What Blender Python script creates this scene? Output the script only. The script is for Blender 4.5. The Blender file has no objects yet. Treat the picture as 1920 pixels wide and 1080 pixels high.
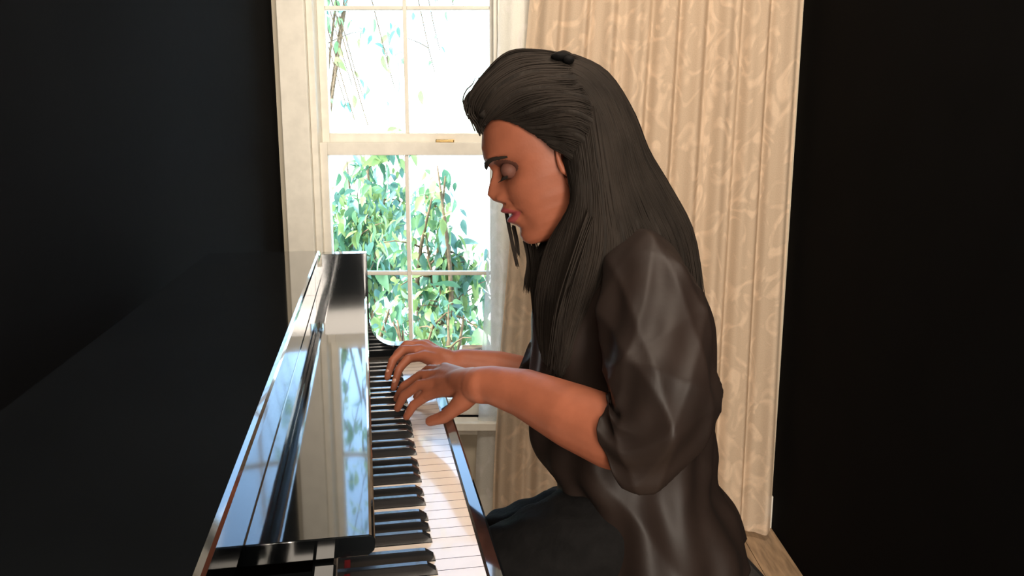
import bpy, bmesh, math, random
import numpy as np
from mathutils import Vector, Matrix

R = random.Random(7)
NR = np.random.RandomState(7)
S = bpy.context.scene
COL = S.collection

# ------------------------------------------------------------------ camera
F = 1500.0
PITCH = math.atan(283 / F)
YAW = math.atan(282 * math.cos(PITCH) / F)      # the keyboard is turned by this from the window wall's normal
CZ = 1.19
cp, sp = math.cos(PITCH), math.sin(PITCH)
cam_d = bpy.data.cameras.new('camera')
cam = bpy.data.objects.new('camera', cam_d)
COL.objects.link(cam)
cam.location = (0, 0, CZ)
cam.rotation_euler = (math.pi / 2 - PITCH, 0, 0)
cam_d.sensor_fit = 'HORIZONTAL'
cam_d.sensor_width = 36.0
cam_d.lens = 36.0 * F / 1920.0
cam_d.clip_start = 0.02
S.camera = cam


def at(px, py, Y):
    """world point on the plane y = Y seen at photo pixel (px, py)"""
    r, u = (px - 960) / F, -(py - 540) / F
    t = Y / (cp + u * sp)
    return Vector((r * t, Y, CZ + t * (-sp + u * cp)))


# ------------------------------------------------------------------ world, lights, exposure
w = bpy.data.worlds.new('sky')
S.world = w
w.use_nodes = True
nt = w.node_tree
bg = nt.nodes['Background']
sky = nt.nodes.new('ShaderNodeTexSky')
sky.sky_type = 'NISHITA'
sky.sun_disc = False
sky.sun_elevation = math.radians(52)
sky.sun_rotation = math.radians(250)
sky.dust_density = 1.5
sky.air_density = 0.8
nt.links.new(sky.outputs[0], bg.inputs[0])
bg.inputs[1].default_value = 0.85

sd = bpy.data.lights.new('sun', 'SUN')
sd.energy = 7.0
sd.angle = math.radians(1.5)
sd.color = (1.0, 0.97, 0.9)
sun = bpy.data.objects.new('sun', sd)
COL.objects.link(sun)
sun.rotation_euler = Vector((0.75, 0.35, -1.25)).to_track_quat('-Z', 'Y').to_euler()


def area(name, loc, target, sx, sy, power, color):
    d = bpy.data.lights.new(name, 'AREA')
    d.shape = 'RECTANGLE'
    d.size, d.size_y = sx, sy
    d.energy = power
    d.color = color
    o = bpy.data.objects.new(name, d)
    COL.objects.link(o)
    o.location = loc
    o.rotation_euler = (Vector(target) - Vector(loc)).to_track_quat('-Z', 'Y').to_euler()
    return o


area('room_daylight', (0.2, -1.7, 2.02), (0.2, 1.6, 0.8), 1.2, 0.8, 34, (1.0, 0.87, 0.72))
area('low_fill', (0.56, -1.75, 0.95), (0.1, 2.2, 0.55), 0.36, 1.6, 34, (1.0, 0.9, 0.78))  # added low fill for the lower curtain and wall; no glazed door stands there
area('ceiling_fill', (0.3, 0.9, 2.44), (0.30, 2.3, 0.7), 0.9, 0.5, 20, (1.0, 0.84, 0.68))  # lamp added under the ceiling to brighten the curtain

S.view_settings.view_transform = 'Standard'
S.view_settings.look = 'None'
S.view_settings.gamma = 1.0
S.view_settings.use_curve_mapping = False
S.view_settings.exposure = 1.0
try:
    S.cycles.use_denoising = True
    S.cycles.max_bounces = 10
    S.cycles.transparent_max_bounces = 24
except Exception:
    pass


# ------------------------------------------------------------------ materials
def mat(name, col, rough=0.5, spec=0.5, var=0.0, scale=20.0, bump=0.0, bscale=60.0, coat=0.0,
        sheen=0.0, metal=0.0, stretch=(1, 1, 1), trans=0.0, col2=None):
    m = bpy.data.materials.new(name)
    m.use_nodes = True
    t = m.node_tree
    p = t.nodes['Principled BSDF']
    p.inputs['Roughness'].default_value = rough
    p.inputs['Specular IOR Level'].default_value = spec
    p.inputs['Metallic'].default_value = metal
    p.inputs['Coat Weight'].default_value = coat
    p.inputs['Coat Roughness'].default_value = 0.03
    p.inputs['Sheen Weight'].default_value = sheen
    p.inputs['Base Color'].default_value = (*col, 1)
    tc = t.nodes.new('ShaderNodeTexCoord')
    mp = t.nodes.new('ShaderNodeMapping')
    mp.inputs['Scale'].default_value = stretch
    t.links.new(tc.outputs['Object'], mp.inputs[0])
    if var or col2:
        n = t.nodes.new('ShaderNodeTexNoise')
        n.inputs['Scale'].default_value = scale
        n.inputs['Detail'].default_value = 4
        t.links.new(mp.outputs[0], n.inputs['Vector'])
        r = t.nodes.new('ShaderNodeValToRGB')
        c2 = col2 or tuple(min(1, c * (1 + var)) for c in col)
        c1 = col if col2 else tuple(c * (1 - var) for c in col)
        r.color_ramp.elements[0].position = 0.35
        r.color_ramp.elements[1].position = 0.65
        r.color_ramp.elements[0].color = (*c1, 1)
        r.color_ramp.elements[1].color = (*c2, 1)
        t.links.new(n.outputs[0], r.inputs[0])
        t.links.new(r.outputs[0], p.inputs['Base Color'])
    if bump:
        n = t.nodes.new('ShaderNodeTexNoise')
        n.inputs['Scale'].default_value = bscale
        n.inputs['Detail'].default_value = 5
        t.links.new(mp.outputs[0], n.inputs['Vector'])
        b = t.nodes.new('ShaderNodeBump')
        b.inputs['Strength'].default_value = bump
        b.inputs['Distance'].default_value = 0.01
        t.links.new(n.outputs[0], b.inputs['Height'])
        t.links.new(b.outputs[0], p.inputs['Normal'])
    if trans:
        tr = t.nodes.new('ShaderNodeBsdfTranslucent')
        tr.inputs[0].default_value = (*[min(1, c * 1.5) for c in (col2 or col)], 1)
        mx = t.nodes.new('ShaderNodeMixShader')
        mx.inputs[0].default_value = trans
        t.links.new(p.outputs[0], mx.inputs[1])
        t.links.new(tr.outputs[0], mx.inputs[2])
        t.links.new(mx.outputs[0], t.nodes['Material Output'].inputs[0])
    return m


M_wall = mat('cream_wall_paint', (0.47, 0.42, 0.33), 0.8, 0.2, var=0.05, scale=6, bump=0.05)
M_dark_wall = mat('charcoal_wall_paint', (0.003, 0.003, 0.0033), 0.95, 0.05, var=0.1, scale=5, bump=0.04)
M_floor = mat('dark_floor_boards', (0.34, 0.23, 0.14), 0.5, 0.3, var=0.3, scale=8, stretch=(8, 1, 1))
M_ceil = mat('ceiling_paint', (0.03, 0.03, 0.03), 0.9, 0.1, var=0.05)
M_white = mat('painted_white_wood', (0.76, 0.73, 0.65), 0.45, 0.4, var=0.05, scale=30, bump=0.04, bscale=25)
M_black = mat('black_piano_lacquer', (0.006, 0.007, 0.008), 0.06, 0.6, coat=0.6, var=0.2, scale=3)
M_felt = mat('dark_key_bed_wood', (0.04, 0.025, 0.02), 0.6, 0.3, var=0.2)
M_ivory = mat('white_key_plastic', (0.78, 0.68, 0.6), 0.16, 0.5, coat=0.35, var=0.02, scale=50)
M_ebony = mat('black_key_plastic', (0.012, 0.013, 0.015), 0.22, 0.5, coat=0.25, var=0.2, scale=50)
M_brass = mat('polished_brass', (0.7, 0.5, 0.22), 0.25, 0.5, metal=1.0, var=0.05)
M_skin = mat('warm_tan_skin', (0.275, 0.088, 0.047), 0.5, 0.3, var=0.07, scale=35, bump=0.04, bscale=260)
M_lip = mat('rose_lipstick', (0.27, 0.05, 0.05), 0.55, 0.5, var=0.06, scale=80, bump=0.06, bscale=400)
M_nail = mat('pale_nail', (0.55, 0.28, 0.2), 0.25, 0.5, var=0.03)
M_hair = mat('dark_brown_hair', (0.019, 0.0145, 0.0115), 0.72, 0.12, var=0.35, scale=9)
M_hairbase = mat('dark_hair_mass', (0.017, 0.0135, 0.011), 0.75, 0.12, var=0.3, scale=60, bump=0.25, bscale=150, stretch=(1, 1, 0.12))
M_blouse = mat('charcoal_satin', (0.016, 0.0098, 0.0077), 0.55, 0.28, var=0.15, scale=14, bump=0.12, bscale=18)
M_trouser = mat('black_cotton_trousers', (0.006, 0.0055, 0.0055), 0.85, 0.12, var=0.25, scale=30, bump=0.2, bscale=90)
M_eye = mat('eye_white', (0.6, 0.55, 0.5), 0.2, 0.5, var=0.02)
M_iris = mat('dark_iris', (0.03, 0.018, 0.01), 0.1, 0.6, var=0.1)
M_silver = mat('silver_metal', (0.7, 0.7, 0.68), 0.2, 0.5, metal=1.0, var=0.04)
M_bark = mat('shrub_bark', (0.16, 0.11, 0.07), 0.9, 0.1, var=0.3, scale=40, bump=0.4)
M_ground = mat('pale_patio_concrete', (0.8, 0.8, 0.76), 0.9, 0.1, var=0.06, scale=5, bump=0.2)
M_planter = mat('grey_blue_planter', (0.17, 0.22, 0.24), 0.7, 0.2, var=0.1)
M_soil = mat('brown_soil', (0.08, 0.05, 0.03), 0.9, 0.1, var=0.4, bump=0.6)
LEAF = [mat('leaf_light_green', (0.13, 0.24, 0.11), 0.4, 0.5, var=0.2, scale=25, trans=0.4),
        mat('leaf_blue_green', (0.10, 0.21, 0.17), 0.3, 0.6, var=0.2, scale=25, trans=0.3),
        mat('leaf_yellow_green', (0.20, 0.28, 0.10), 0.4, 0.5, var=0.2, scale=25, trans=0.45),
        mat('leaf_dark_green', (0.06, 0.15, 0.09), 0.35, 0.5, var=0.2, scale=25, trans=0.3)]


def curtain_mat(name, warm, base_alpha, trl=0.35):
    m = bpy.data.materials.new(name)
    m.use_nodes = True
    t = m.node_tree
    for n in list(t.nodes):
        if n.type != 'OUTPUT_MATERIAL':
            t.nodes.remove(n)
    out = t.nodes['Material Output']
    uv = t.nodes.new('ShaderNodeUVMap')
    # lace motifs: wandering blotches woven more densely than the ground net
    mp = t.nodes.new('ShaderNodeMapping')
    mp.inputs['Scale'].default_value = (1.0, 0.75, 1)
    t.links.new(uv.outputs[0], mp.inputs[0])
    nz = t.nodes.new('ShaderNodeTexNoise')
    nz.inputs['Scale'].default_value = 13
    nz.inputs['Detail'].default_value = 1.5
    nz.inputs['Distortion'].default_value = 2.2
    t.links.new(mp.outputs[0], nz.inputs['Vector'])
    rp = t.nodes.new('ShaderNodeValToRGB')
    rp.color_ramp.elements[0].position = 0.50
    rp.color_ramp.elements[1].position = 0.66
    t.links.new(nz.outputs[0], rp.inputs[0])
    wv = t.nodes.new('ShaderNodeTexNoise')
    wv.inputs['Scale'].default_value = 300
    t.links.new(uv.outputs[0], wv.inputs['Vector'])
    cr = t.nodes.new('ShaderNodeMix')
    cr.data_type = 'RGBA'
    cr.inputs['A'].default_value = (*warm, 1)
    cr.inputs['B'].default_value = (*[min(0.9, c * 1.12) for c in warm], 1)
    t.links.new(rp.outputs[0], cr.inputs['Factor'])
    d = t.nodes.new('ShaderNodeBsdfDiffuse')
    t.links.new(cr.outputs['Result'], d.inputs[0])
    tl = t.nodes.new('ShaderNodeBsdfTranslucent')
    t.links.new(cr.outputs['Result'], tl.inputs[0])
    mx = t.nodes.new('ShaderNodeMixShader')
    mx.inputs[0].default_value = trl
    t.links.new(d.outputs[0], mx.inputs[1])
    t.links.new(tl.outputs[0], mx.inputs[2])
    tp = t.nodes.new('ShaderNodeBsdfTransparent')
    al = t.nodes.new('ShaderNodeMath')
    al.operation = 'MULTIPLY_ADD'
    al.inputs[1].default_value = 0.15
    al.inputs[2].default_value = base_alpha
    al.use_clamp = True
    t.links.new(rp.outputs[0], al.inputs[0])
    al2 = t.nodes.new('ShaderNodeMath')
    al2.operation = 'MULTIPLY_ADD'
    al2.inputs[1].default_value = 0.2
    al2.use_clamp = True
    t.links.new(wv.outputs[0], al2.inputs[0])
    t.links.new(al.outputs[0], al2.inputs[2])
    m2 = t.nodes.new('ShaderNodeMixShader')
    t.links.new(al2.outputs[0], m2.inputs[0])
    t.links.new(tp.outputs[0], m2.inputs[1])
    t.links.new(mx.outputs[0], m2.inputs[2])
    t.links.new(m2.outputs[0], out.inputs[0])
    return m


M_lace = curtain_mat('beige_lace', (0.70, 0.55, 0.41), 0.7)
M_sheer = curtain_mat('white_sheer', (0.92, 0.94, 0.92), 0.6, 0.5)

M_glass = bpy.data.materials.new('window_glass')
M_glass.use_nodes = True
_t = M_glass.node_tree
_t.nodes.remove(_t.nodes['Principled BSDF'])
_a = _t.nodes.new('ShaderNodeBsdfTransparent')
_a.inputs[0].default_value = (0.93, 0.98, 0.95, 1)
_b = _t.nodes.new('ShaderNodeBsdfGlossy')
_b.inputs['Roughness'].default_value = 0.02
_f = _t.nodes.new('ShaderNodeFresnel')
_m = _t.nodes.new('ShaderNodeMixShader')
_t.links.new(_f.outputs[0], _m.inputs[0])
_t.links.new(_a.outputs[0], _m.inputs[1])
_t.links.new(_b.outputs[0], _m.inputs[2])
_t.links.new(_m.outputs[0], _t.nodes['Material Output'].inputs[0])


# ------------------------------------------------------------------ helpers
def link(name, me, m, parent=None, smooth=False):
    o = bpy.data.objects.new(name, me)
    COL.objects.link(o)
    if m is not None and not me.materials:
        me.materials.append(m)
    if parent:
        o.parent = parent
    if smooth:
        me.polygons.foreach_set('use_smooth', [True] * len(me.polygons))
    return o


def mesh(name, v, f):
    me = bpy.data.meshes.new(name)
    me.from_pydata([tuple(x) for x in v], [], f)
    me.update()
    return me


class MB:
    def __init__(self):
        self.v, self.f = [], []

    def add(self, v, f):
        n = len(self.v)
        self.v += [tuple(x) for x in v]
        self.f += [tuple(i + n for i in q) for q in f]
        return self

    def box(self, x0, x1, y0, y1, z0, z1):
        return self.add([(x0, y0, z0), (x1, y0, z0), (x1, y1, z0), (x0, y1, z0), (x0, y0, z1), (x1, y0, z1), (x1, y1, z1), (x0, y1, z1)],
                        [(0, 3, 2, 1), (4, 5, 6, 7), (0, 1, 5, 4), (1, 2, 6, 5), (2, 3, 7, 6), (3, 0, 4, 7)])

    def prism(self, poly, a0, a1, fn):
        """extrude 2-D polygon from a0 to a1; fn(p, q, a) -> xyz"""
        n = len(poly)
        return self.add([fn(p, q, a0) for p, q in poly] + [fn(p, q, a1) for p, q in poly],
                        [tuple(range(n))[::-1], tuple(range(n, 2 * n))] + [(i, (i + 1) % n, n + (i + 1) % n, n + i) for i in range(n)])

    def tube(self, pts, rad, n=8, cap=True):
        pts = [Vector(p) for p in pts]
        if not hasattr(rad, '__len__'):
            rad = [rad] * len(pts)
        v, f = [], []
        up = Vector((0.13, 0.27, 0.95)).normalized()
        for i, p in enumerate(pts):
            d = (pts[min(i + 1, len(pts) - 1)] - pts[max(i - 1, 0)]).normalized()
            a = d.cross(up)
            if a.length < 1e-3:
                a = d.cross(Vector((1, 0, 0)))
            a.normalize()
            b = d.cross(a)
            for k in range(n):
                t = 2 * math.pi * k / n
                v.append(p + (a * math.cos(t) + b * math.sin(t)) * rad[i])
        for i in range(len(pts) - 1):
            for k in range(n):
                f.append((i * n + k, i * n + (k + 1) % n, (i + 1) * n + (k + 1) % n, (i + 1) * n + k))
        if cap:
            f.append(tuple(range(n))[::-1])
            f.append(tuple(range((len(pts) - 1) * n, len(pts) * n)))
        return self.add(v, f)

    def ball(self, c, rx, ry=None, rz=None, n=16, mtx=None):
        ry = ry or rx
        rz = rz or rx
        c = Vector(c)
        v, f = [], []
        h = n // 2
        for i in range(h + 1):
            ph = math.pi * i / h
            for k in range(n):
                t = 2 * math.pi * k / n
                q = Vector((rx * math.sin(ph) * math.cos(t), ry * math.sin(ph) * math.sin(t), rz * math.cos(ph)))
                if mtx:
                    q = mtx @ q
                v.append(c + q)
        for i in range(h):
            for k in range(n):
                f.append((i * n + k, (i + 1) * n + k, (i + 1) * n + (k + 1) % n, i * n + (k + 1) % n))
        return self.add(v, f)

    def chain(self, pts, n=14):
        """pts: (Vector, radius) -> tapered capsules"""
        for (a, ra), (b, rb) in zip(pts[:-1], pts[1:]):
            self.tube([a, b], [ra, rb], n)
        for p, r in pts:
            self.ball(p, r, n=n)
        return self

    def build(self, name, m, parent=None, smooth=False, bevel=0.0):
        o = link(name, mesh(name, self.v, self.f), m, parent, smooth)
        if bevel:
            b = o.modifiers.new('bevel', 'BEVEL')
            b.width = bevel
            b.segments = 2
            b.limit_method = 'ANGLE'
        return o


def tag(o, label=None, cat=None, group=None, kind=None):
    if label:
        o['label'] = label
    if cat:
        o['category'] = cat
    if group:
        o['group'] = group
    if kind:
        o['kind'] = kind
    return o


def empty(name, loc, rz=0.0):
    o = bpy.data.objects.new(name, None)
    COL.objects.link(o)
    o.location = loc
    o.rotation_euler = (0, 0, rz)
    o.empty_display_size = 0.1
    return o


def struct(o):
    o['kind'] = 'structure'
    return o


def crom(P, n):
    """Catmull-Rom through rows of P (m,k) -> (n,k)"""
    P = np.asarray(P, float)
    m = len(P)
    ts = np.linspace(0, m - 1 - 1e-9, n)
    i = np.floor(ts).astype(int)
    t = (ts - i)[:, None]
    p0 = P[np.maximum(i - 1, 0)]
    p1 = P[i]
    p2 = P[np.minimum(i + 1, m - 1)]
    p3 = P[np.minimum(i + 2, m - 1)]
    return 0.5 * ((2 * p1) + (-p0 + p2) * t + (2 * p0 - 5 * p1 + 4 * p2 - p3) * t * t + (-p0 + 3 * p1 - 3 * p2 + p3) * t ** 3)


def remeshed(mb, voxel, smooth=4, name='body'):
    me = mesh('tmp', mb.v, mb.f)
    o = bpy.data.objects.new('tmp', me)
    COL.objects.link(o)
    r = o.modifiers.new('r', 'REMESH')
    r.mode = 'VOXEL'
    r.voxel_size = voxel
    if smooth:
        s = o.modifiers.new('s', 'SMOOTH')
        s.iterations = smooth
        s.factor = 0.5
    dg = bpy.context.evaluated_depsgraph_get()
    out = bpy.data.meshes.new_from_object(o.evaluated_get(dg))
    out.name = name
    bpy.data.objects.remove(o)
    bpy.data.meshes.remove(me)
    return out


# ------------------------------------------------------------------ room shell
WY = 2.30           # inner face of the window wall
XL, XR = -0.66, 0.80
YB, ZC, TH = -2.2, 2.5, 0.12
pL = at(590, 400, WY).x          # window opening
pR = at(934, 400, WY).x
zB = at(800, 782, WY).z
zT = at(800, -260, WY).z
mb = MB()
mb.box(XL, pL, WY, WY + TH, 0, ZC).box(pR, XR, WY, WY + TH, 0, ZC)
mb.box(pL, pR, WY, WY + TH, 0, zB).box(pL, pR, WY, WY + TH, zT, ZC)
struct(mb.build('wall_back', M_wall))
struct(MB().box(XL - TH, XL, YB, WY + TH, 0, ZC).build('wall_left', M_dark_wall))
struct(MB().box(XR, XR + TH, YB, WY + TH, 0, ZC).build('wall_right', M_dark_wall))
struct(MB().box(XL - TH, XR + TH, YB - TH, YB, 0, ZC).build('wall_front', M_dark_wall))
fl = struct(MB().box(XL - TH, XR + TH, YB - TH, WY + TH, -0.1, 0).build('floor', M_felt))
nb = 14
for i in range(nb):
    x0 = XL + (XR - XL) * i / nb
    x1 = XL + (XR - XL) * (i + 1) / nb
    MB().box(x0 + .001, x1 - .001, YB, WY, 0.0, 0.006).build('plank', M_floor, fl)
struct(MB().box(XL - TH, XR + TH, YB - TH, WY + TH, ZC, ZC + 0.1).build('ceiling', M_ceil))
struct(MB().box(XL, XR, WY - 0.015, WY, 0, 0.11).build('baseboard_back', M_white, bevel=0.003))

# window: two hung sashes of two by two panes
win = empty('window_1', ((pL + pR) / 2, WY, zB))
struct(win)
ox, oy, oz = (pL + pR) / 2, WY, zB


def wbox(name, x0, x1, y0, y1, z0, z1, m, parent=win, bev=0.002):
    return MB().box(x0 - ox, x1 - ox, y0 - oy, y1 - oy, z0 - oz, z1 - oz).build(name, m, parent, bevel=bev)


cw = 0.075
wbox('casing', pL - cw, pL, WY - 0.02, WY, zB - 0.02, zT + cw, M_white)
wbox('casing', pR, pR + cw, WY - 0.02, WY, zB - 0.02, zT + cw, M_white)
wbox('casing', pL, pR, WY - 0.02, WY, zT, zT + cw, M_white)
wbox('stool', pL - cw - .01, pR + 0.012, WY - 0.055, WY + 0.03, zB - 0.024, zB, M_white)
wbox('apron', pL - cw, pR + 0.005, WY - 0.018, WY, zB - 0.05, zB - 0.024, M_white)
wbox('jamb', pL, pL + 0.018, WY, WY + TH, zB, zT, M_white)
wbox('jamb', pR - 0.012, pR, WY, WY + TH, zB, zT, M_white)
zr0 = at(800, 291, WY + .03).z
zr1 = at(800, 257, WY + .03).z
zm = at(800, 512, WY + .03).z
xm = at(765, 400, WY + .03).x


def sash(yc, z0, z1, zmun, brail, trail, name):
    sx0, sx1 = pL + 0.018, pR - 0.012
    st = 0.022
    wbox('stile', sx0, sx0 + st, yc - .016, yc + .016, z0, z1, M_white)
    wbox('stile', sx1 - 0.012, sx1, yc - .016, yc + .016, z0, z1, M_white)
    wbox('rail', sx0 + st, sx1 - .012, yc - .018, yc + .016, z0, z0 + brail, M_white)
    wbox('rail', sx0 + st, sx1 - .012, yc - .018, yc + .016, z1 - trail, z1, M_white)
    b = 0.0055
    wbox('muntin', xm - b, xm + b, yc - .012, yc + .012, z0 + brail, z1 - trail, M_white, bev=0.002)
    for zc in zmun:
        wbox('muntin', sx0 + st, xm - b, yc - .011, yc + .011, zc - b, zc + b, M_white, bev=0.002)
        wbox('muntin', xm + b, sx1 - .012, yc - .011, yc + .011, zc - b, zc + b, M_white, bev=0.002)
    zz = [z0 + brail] + list(zmun) + [z1 - trail]
    for (a0, a1) in ((sx0 + st, xm - b), (xm + b, sx1 - .012)):
        for q in range(len(zz) - 1):
            g = wbox('pane', a0, a1, yc - .0015, yc + .0015, zz[q] + (b if q else 0), zz[q + 1] - (b if q < len(zz) - 2 else 0), M_glass, bev=0)


sash(WY + .035, zB, zr0 + 0.036, [zm], 0.045, 0.036, 'lower')
zu = at(800, 16, WY + .075).z
sash(WY + .07, zr0 + 0.012, zT - 0.01, [zu], 0.05, 0.03, 'upper')
wbox('sash_lock', at(815, 256, WY).x, at(850, 256, WY).x, WY + 0.025, WY + 0.05, zr0 + .036, zr0 + .045, M_brass)

# ------------------------------------------------------------------ curtain
def curtain(name, x_edge, x1, ytop, z0, z1, m, nx, nz, folds, amp, flare, ph, yoff, label, cat, group):
    v, f, uv = [], [], []
    for j in range(nz + 1):
        z = z0 + (z1 - z0) * j / nz
        xe = x_edge(z)
        for i in range(nx + 1):
            s = i / nx
            x = xe + (x1 - xe) * s
            a = amp * (0.55 + 0.45 * (1 - j / nz))
            y = ytop + yoff + a * math.sin(folds * 2 * math.pi * s + ph + 0.5 * math.sin(3 * z + 5 * s)) + 0.4 * a * math.sin(folds * 4.7 * math.pi * s + 1.3 * ph + 1.2 * z)
            x += 0.35 * a * math.cos(folds * 2 * math.pi * s + ph + 0.6 * z)
            v.append((x, y, z))
            uv.append((s * (x1 - xe) * 1.5, z))
    for j in range(nz):
        for i in range(nx):
            q = j * (nx + 1) + i
            f.append((q, q + 1, q + nx + 2, q + nx + 1))
    me = mesh(name, v, f)
    ul = me.uv_layers.new(name='UVMap')
    for lp in me.loops:
        ul.data[lp.index].uv = uv[lp.vertex_index]
    o = link(name, me, m, None, True)
    tag(o, label, cat, group)
    return o


_xt, _xm, _xb = at(938, 0, WY - .06), at(912, 520, WY - .06), at(893, 860, WY - .06)


def cedge(z):
    return float(np.interp(z, [0.0, _xb.z, _xm.z, _xt.z, 2.4], [_xb.x - .01, _xb.x, _xm.x, _xt.x, _xt.x + 0.01]))


curtain('lace_curtain', lambda z: cedge(z) + 0.05 + 0.06 * max(0, (z - .6)) * .5, XR - 0.03, WY - 0.085, 0.03, 2.30, M_lace, 260, 60, 9, 0.016, 0, 0.7, 0.0,
        'beige lace curtain with woven motifs hanging in folds behind the woman', 'curtain', None)
curtain('sheer_curtain', cedge, XR - 0.45, WY - 0.032, 0.03, 2.30, M_sheer, 120, 60, 5, 0.007, 0, 2.1, 0.0,
        'thin white sheer curtain at the right edge of the window', 'curtain', None)
rod = empty('curtain_rod', (0.1, WY - 0.055, 2.32))
MB().tube([(-0.74, 0, 0), (0.72, 0, 0)], 0.011, 12).build('rod', M_brass, rod, True)
tag(rod, 'brass curtain rod above the window carrying both curtains', 'curtain rod')
for x in (-0.70, 0.68):
    MB().box(x - .01, x + .01, -0.0, 0.055, -.012, .012).build('bracket', M_brass, rod, bevel=.002)

# ------------------------------------------------------------------ piano
UC, WC = 1.0, -0.08
s_, c_ = math.sin(YAW), math.cos(YAW)


def pw(wl, ul, z=0.0):
    return Vector((c_ * wl - s_ * ul, s_ * wl + c_ * ul, z))


piano = empty('piano', pw(WC, UC), YAW)
tag(piano, 'glossy black upright piano under the window, keyboard running away from the viewer', 'piano')
KT = CZ - 0.454                   # white key top
K0, KP = 0.3835, 0.0235
U0, U1 = K0 - 0.004, K0 + 52 * KP + 0.004
WF = 0.114


def pb(name, w0, w1, u0, u1, z0, z1, m=M_black, bev=0.003):
    return MB().box(w0 - WC, w1 - WC, u0 - UC, u1 - UC, z0, z1).build(name, m, piano, bevel=bev)


def pprism(name, poly, u0, u1, m=M_black, bev=0.003):
    """poly in (w, z)"""
    return MB().prism(poly, u0, u1, lambda p, q, a: (p - WC, a - UC, q)).build(name, m, piano, bevel=bev)


SH = CZ - 0.31                    # shelf top
pb('key_bed', -0.20, 0.128, U0 - .03, U1 + .03, KT - 0.095, KT - 0.03, M_felt)
pb('key_slip', 0.1165, 0.138, U0 - .03, U1 + .03, KT - 0.098, KT - 0.012, M_black, 0.004)


def arc(cx, cz, r, a0, a1, n):
    return [(cx + r * math.cos(math.radians(a0 + (a1 - a0) * i / n)), cz + r * math.sin(math.radians(a0 + (a1 - a0) * i / n))) for i in range(n + 1)]


TOPZ = CZ - 0.232
CH = KT + 0.033
prof = [(-0.30, 0.0), (-0.30, TOPZ - .02), (-.086, TOPZ - .02), (-.086, TOPZ + .004), (0.002, TOPZ + .004), (0.003, CH + 0.05)] + arc(0.056, CH + 0.052, 0.052, 182, 268, 9) + \
       [(0.110, CH - .001)] + arc(0.118, CH - 0.016, 0.015, 80, 5, 4) + [(0.138, KT - 0.02), (0.138, KT - 0.10), (-0.03, KT - 0.13), (-0.03, 0.0)]
for (a, b) in ((U0 - .035, U0), (U1, U1 + .035)):
    pprism('side_panel', prof, a, b, M_black, 0.002)
pb('music_panel', -0.115, -0.10, U0, U1, SH, TOPZ - .012)
pb('lid', -0.31, -0.09, U0 - .045, U1 + .045, TOPZ - .012, TOPZ + .006, M_black, 0.005)
pb('back_panel', -0.30, -0.285, U0, U1, 0.02, TOPZ - .02, M_felt)
pb('name_board', -0.05, -0.030, U0, U1, KT - .03, SH - 0.020, M_black)
pb('name_board_felt', -0.030, -0.027, U0, U1, KT + .006, KT + .010, mat('red_felt', (0.12, 0.01, 0.012), 0.9, 0.1, var=0.2), 0)
# key lid folded open: forms the shiny shelf above the keys
lidp = [(-0.105, SH - 0.018), (-0.105, SH), (-0.010, SH)] + arc(-0.006, SH - 0.006, 0.006, 80, -10, 4) + [(-0.001, SH - 0.014), (-0.006, SH - 0.018)]
pprism('key_lid', lidp, 0.598, U1, M_black, 0.001)
pb('lid_hinge', -0.112, -0.104, 0.62, U1 - .02, SH - .002, SH + .003, M_brass, 0.001)
pb('shelf_end', -0.105, -0.034, U0, 0.596, SH - .034, SH - .024)
pb('lower_panel', -0.05, -0.035, U0, U1, 0.12, KT - .095)
pb('bottom_rail', -0.06, -0.03, U0, U1, 0.0, 0.12)
for a in (U0 - .033, U1 - .002):
    pb('toe_block', -0.03, 0.135, a, a + .035, 0.0, 0.075, M_black, 0.006)
    MB().tube([(0.115 - WC, a + .0175 - UC, 0.07), (0.115 - WC, a + .0175 - UC, 0.3), (0.115 - WC, a + .0175 - UC, KT - .1)], [0.026, 0.018, 0.024], 16).build('leg', M_black, piano, True)
for k in range(3):
    u = 0.93 + 0.065 * k
    MB().prism([(-0.04, .05), (0.05, .045), (0.075, .038), (0.075, .03), (0.05, .036), (-.04, .04)], u, u + 0.026,
               lambda p, q, a: (p - WC, a - UC, q)).build('pedal', M_brass, piano, bevel=.002)

kinds = 'ABCDEFG'
gap = 0.0010
bw = 0.0105
# black key centre offsets from the boundary between white neighbours
boff = {'A': -0.0, 'C': -0.0025, 'D': 0.0025, 'F': -0.0032, 'G': 0.0}
blackc = {}
for i in range(51):
    k = kinds[i % 7]
    if k in boff:
        d = {'A': 0.0032, 'C': -0.0025, 'D': 0.0025, 'F': -0.0032, 'G': 0.0}[k]
        blackc[i] = K0 + (i + 1) * KP + d
WT = WF - 0.050                 # where the black keys begin
WB = -0.034
for i in range(52):
    a, b = K0 + i * KP + gap / 2, K0 + (i + 1) * KP - gap / 2
    ta = blackc[i - 1] + bw / 2 + .0008 if (i - 1) in blackc else a
    tb = blackc[i] - bw / 2 - .0008 if i in blackc else b
    poly = [(WF, a), (WF, b), (WT, b), (WT, tb), (WB, tb), (WB, ta), (WT, ta), (WT, a)]
    poly = [p for n, p in enumerate(poly) if n == 0 or (abs(p[0] - poly[n - 1][0]) + abs(p[1] - poly[n - 1][1])) > 1e-6]
    mbk = MB().prism(poly, KT - 0.018, KT, lambda p, q, z: (p - WC, q - UC, z))
    ko = mbk.build('white_key', M_ivory, piano)
    ko.data.materials.append(M_felt)          # the wooden flanks below the key top
    for fi in range(3, len(ko.data.polygons)):
        ko.data.polygons[fi].material_index = 1
bk_mesh = None
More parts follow.
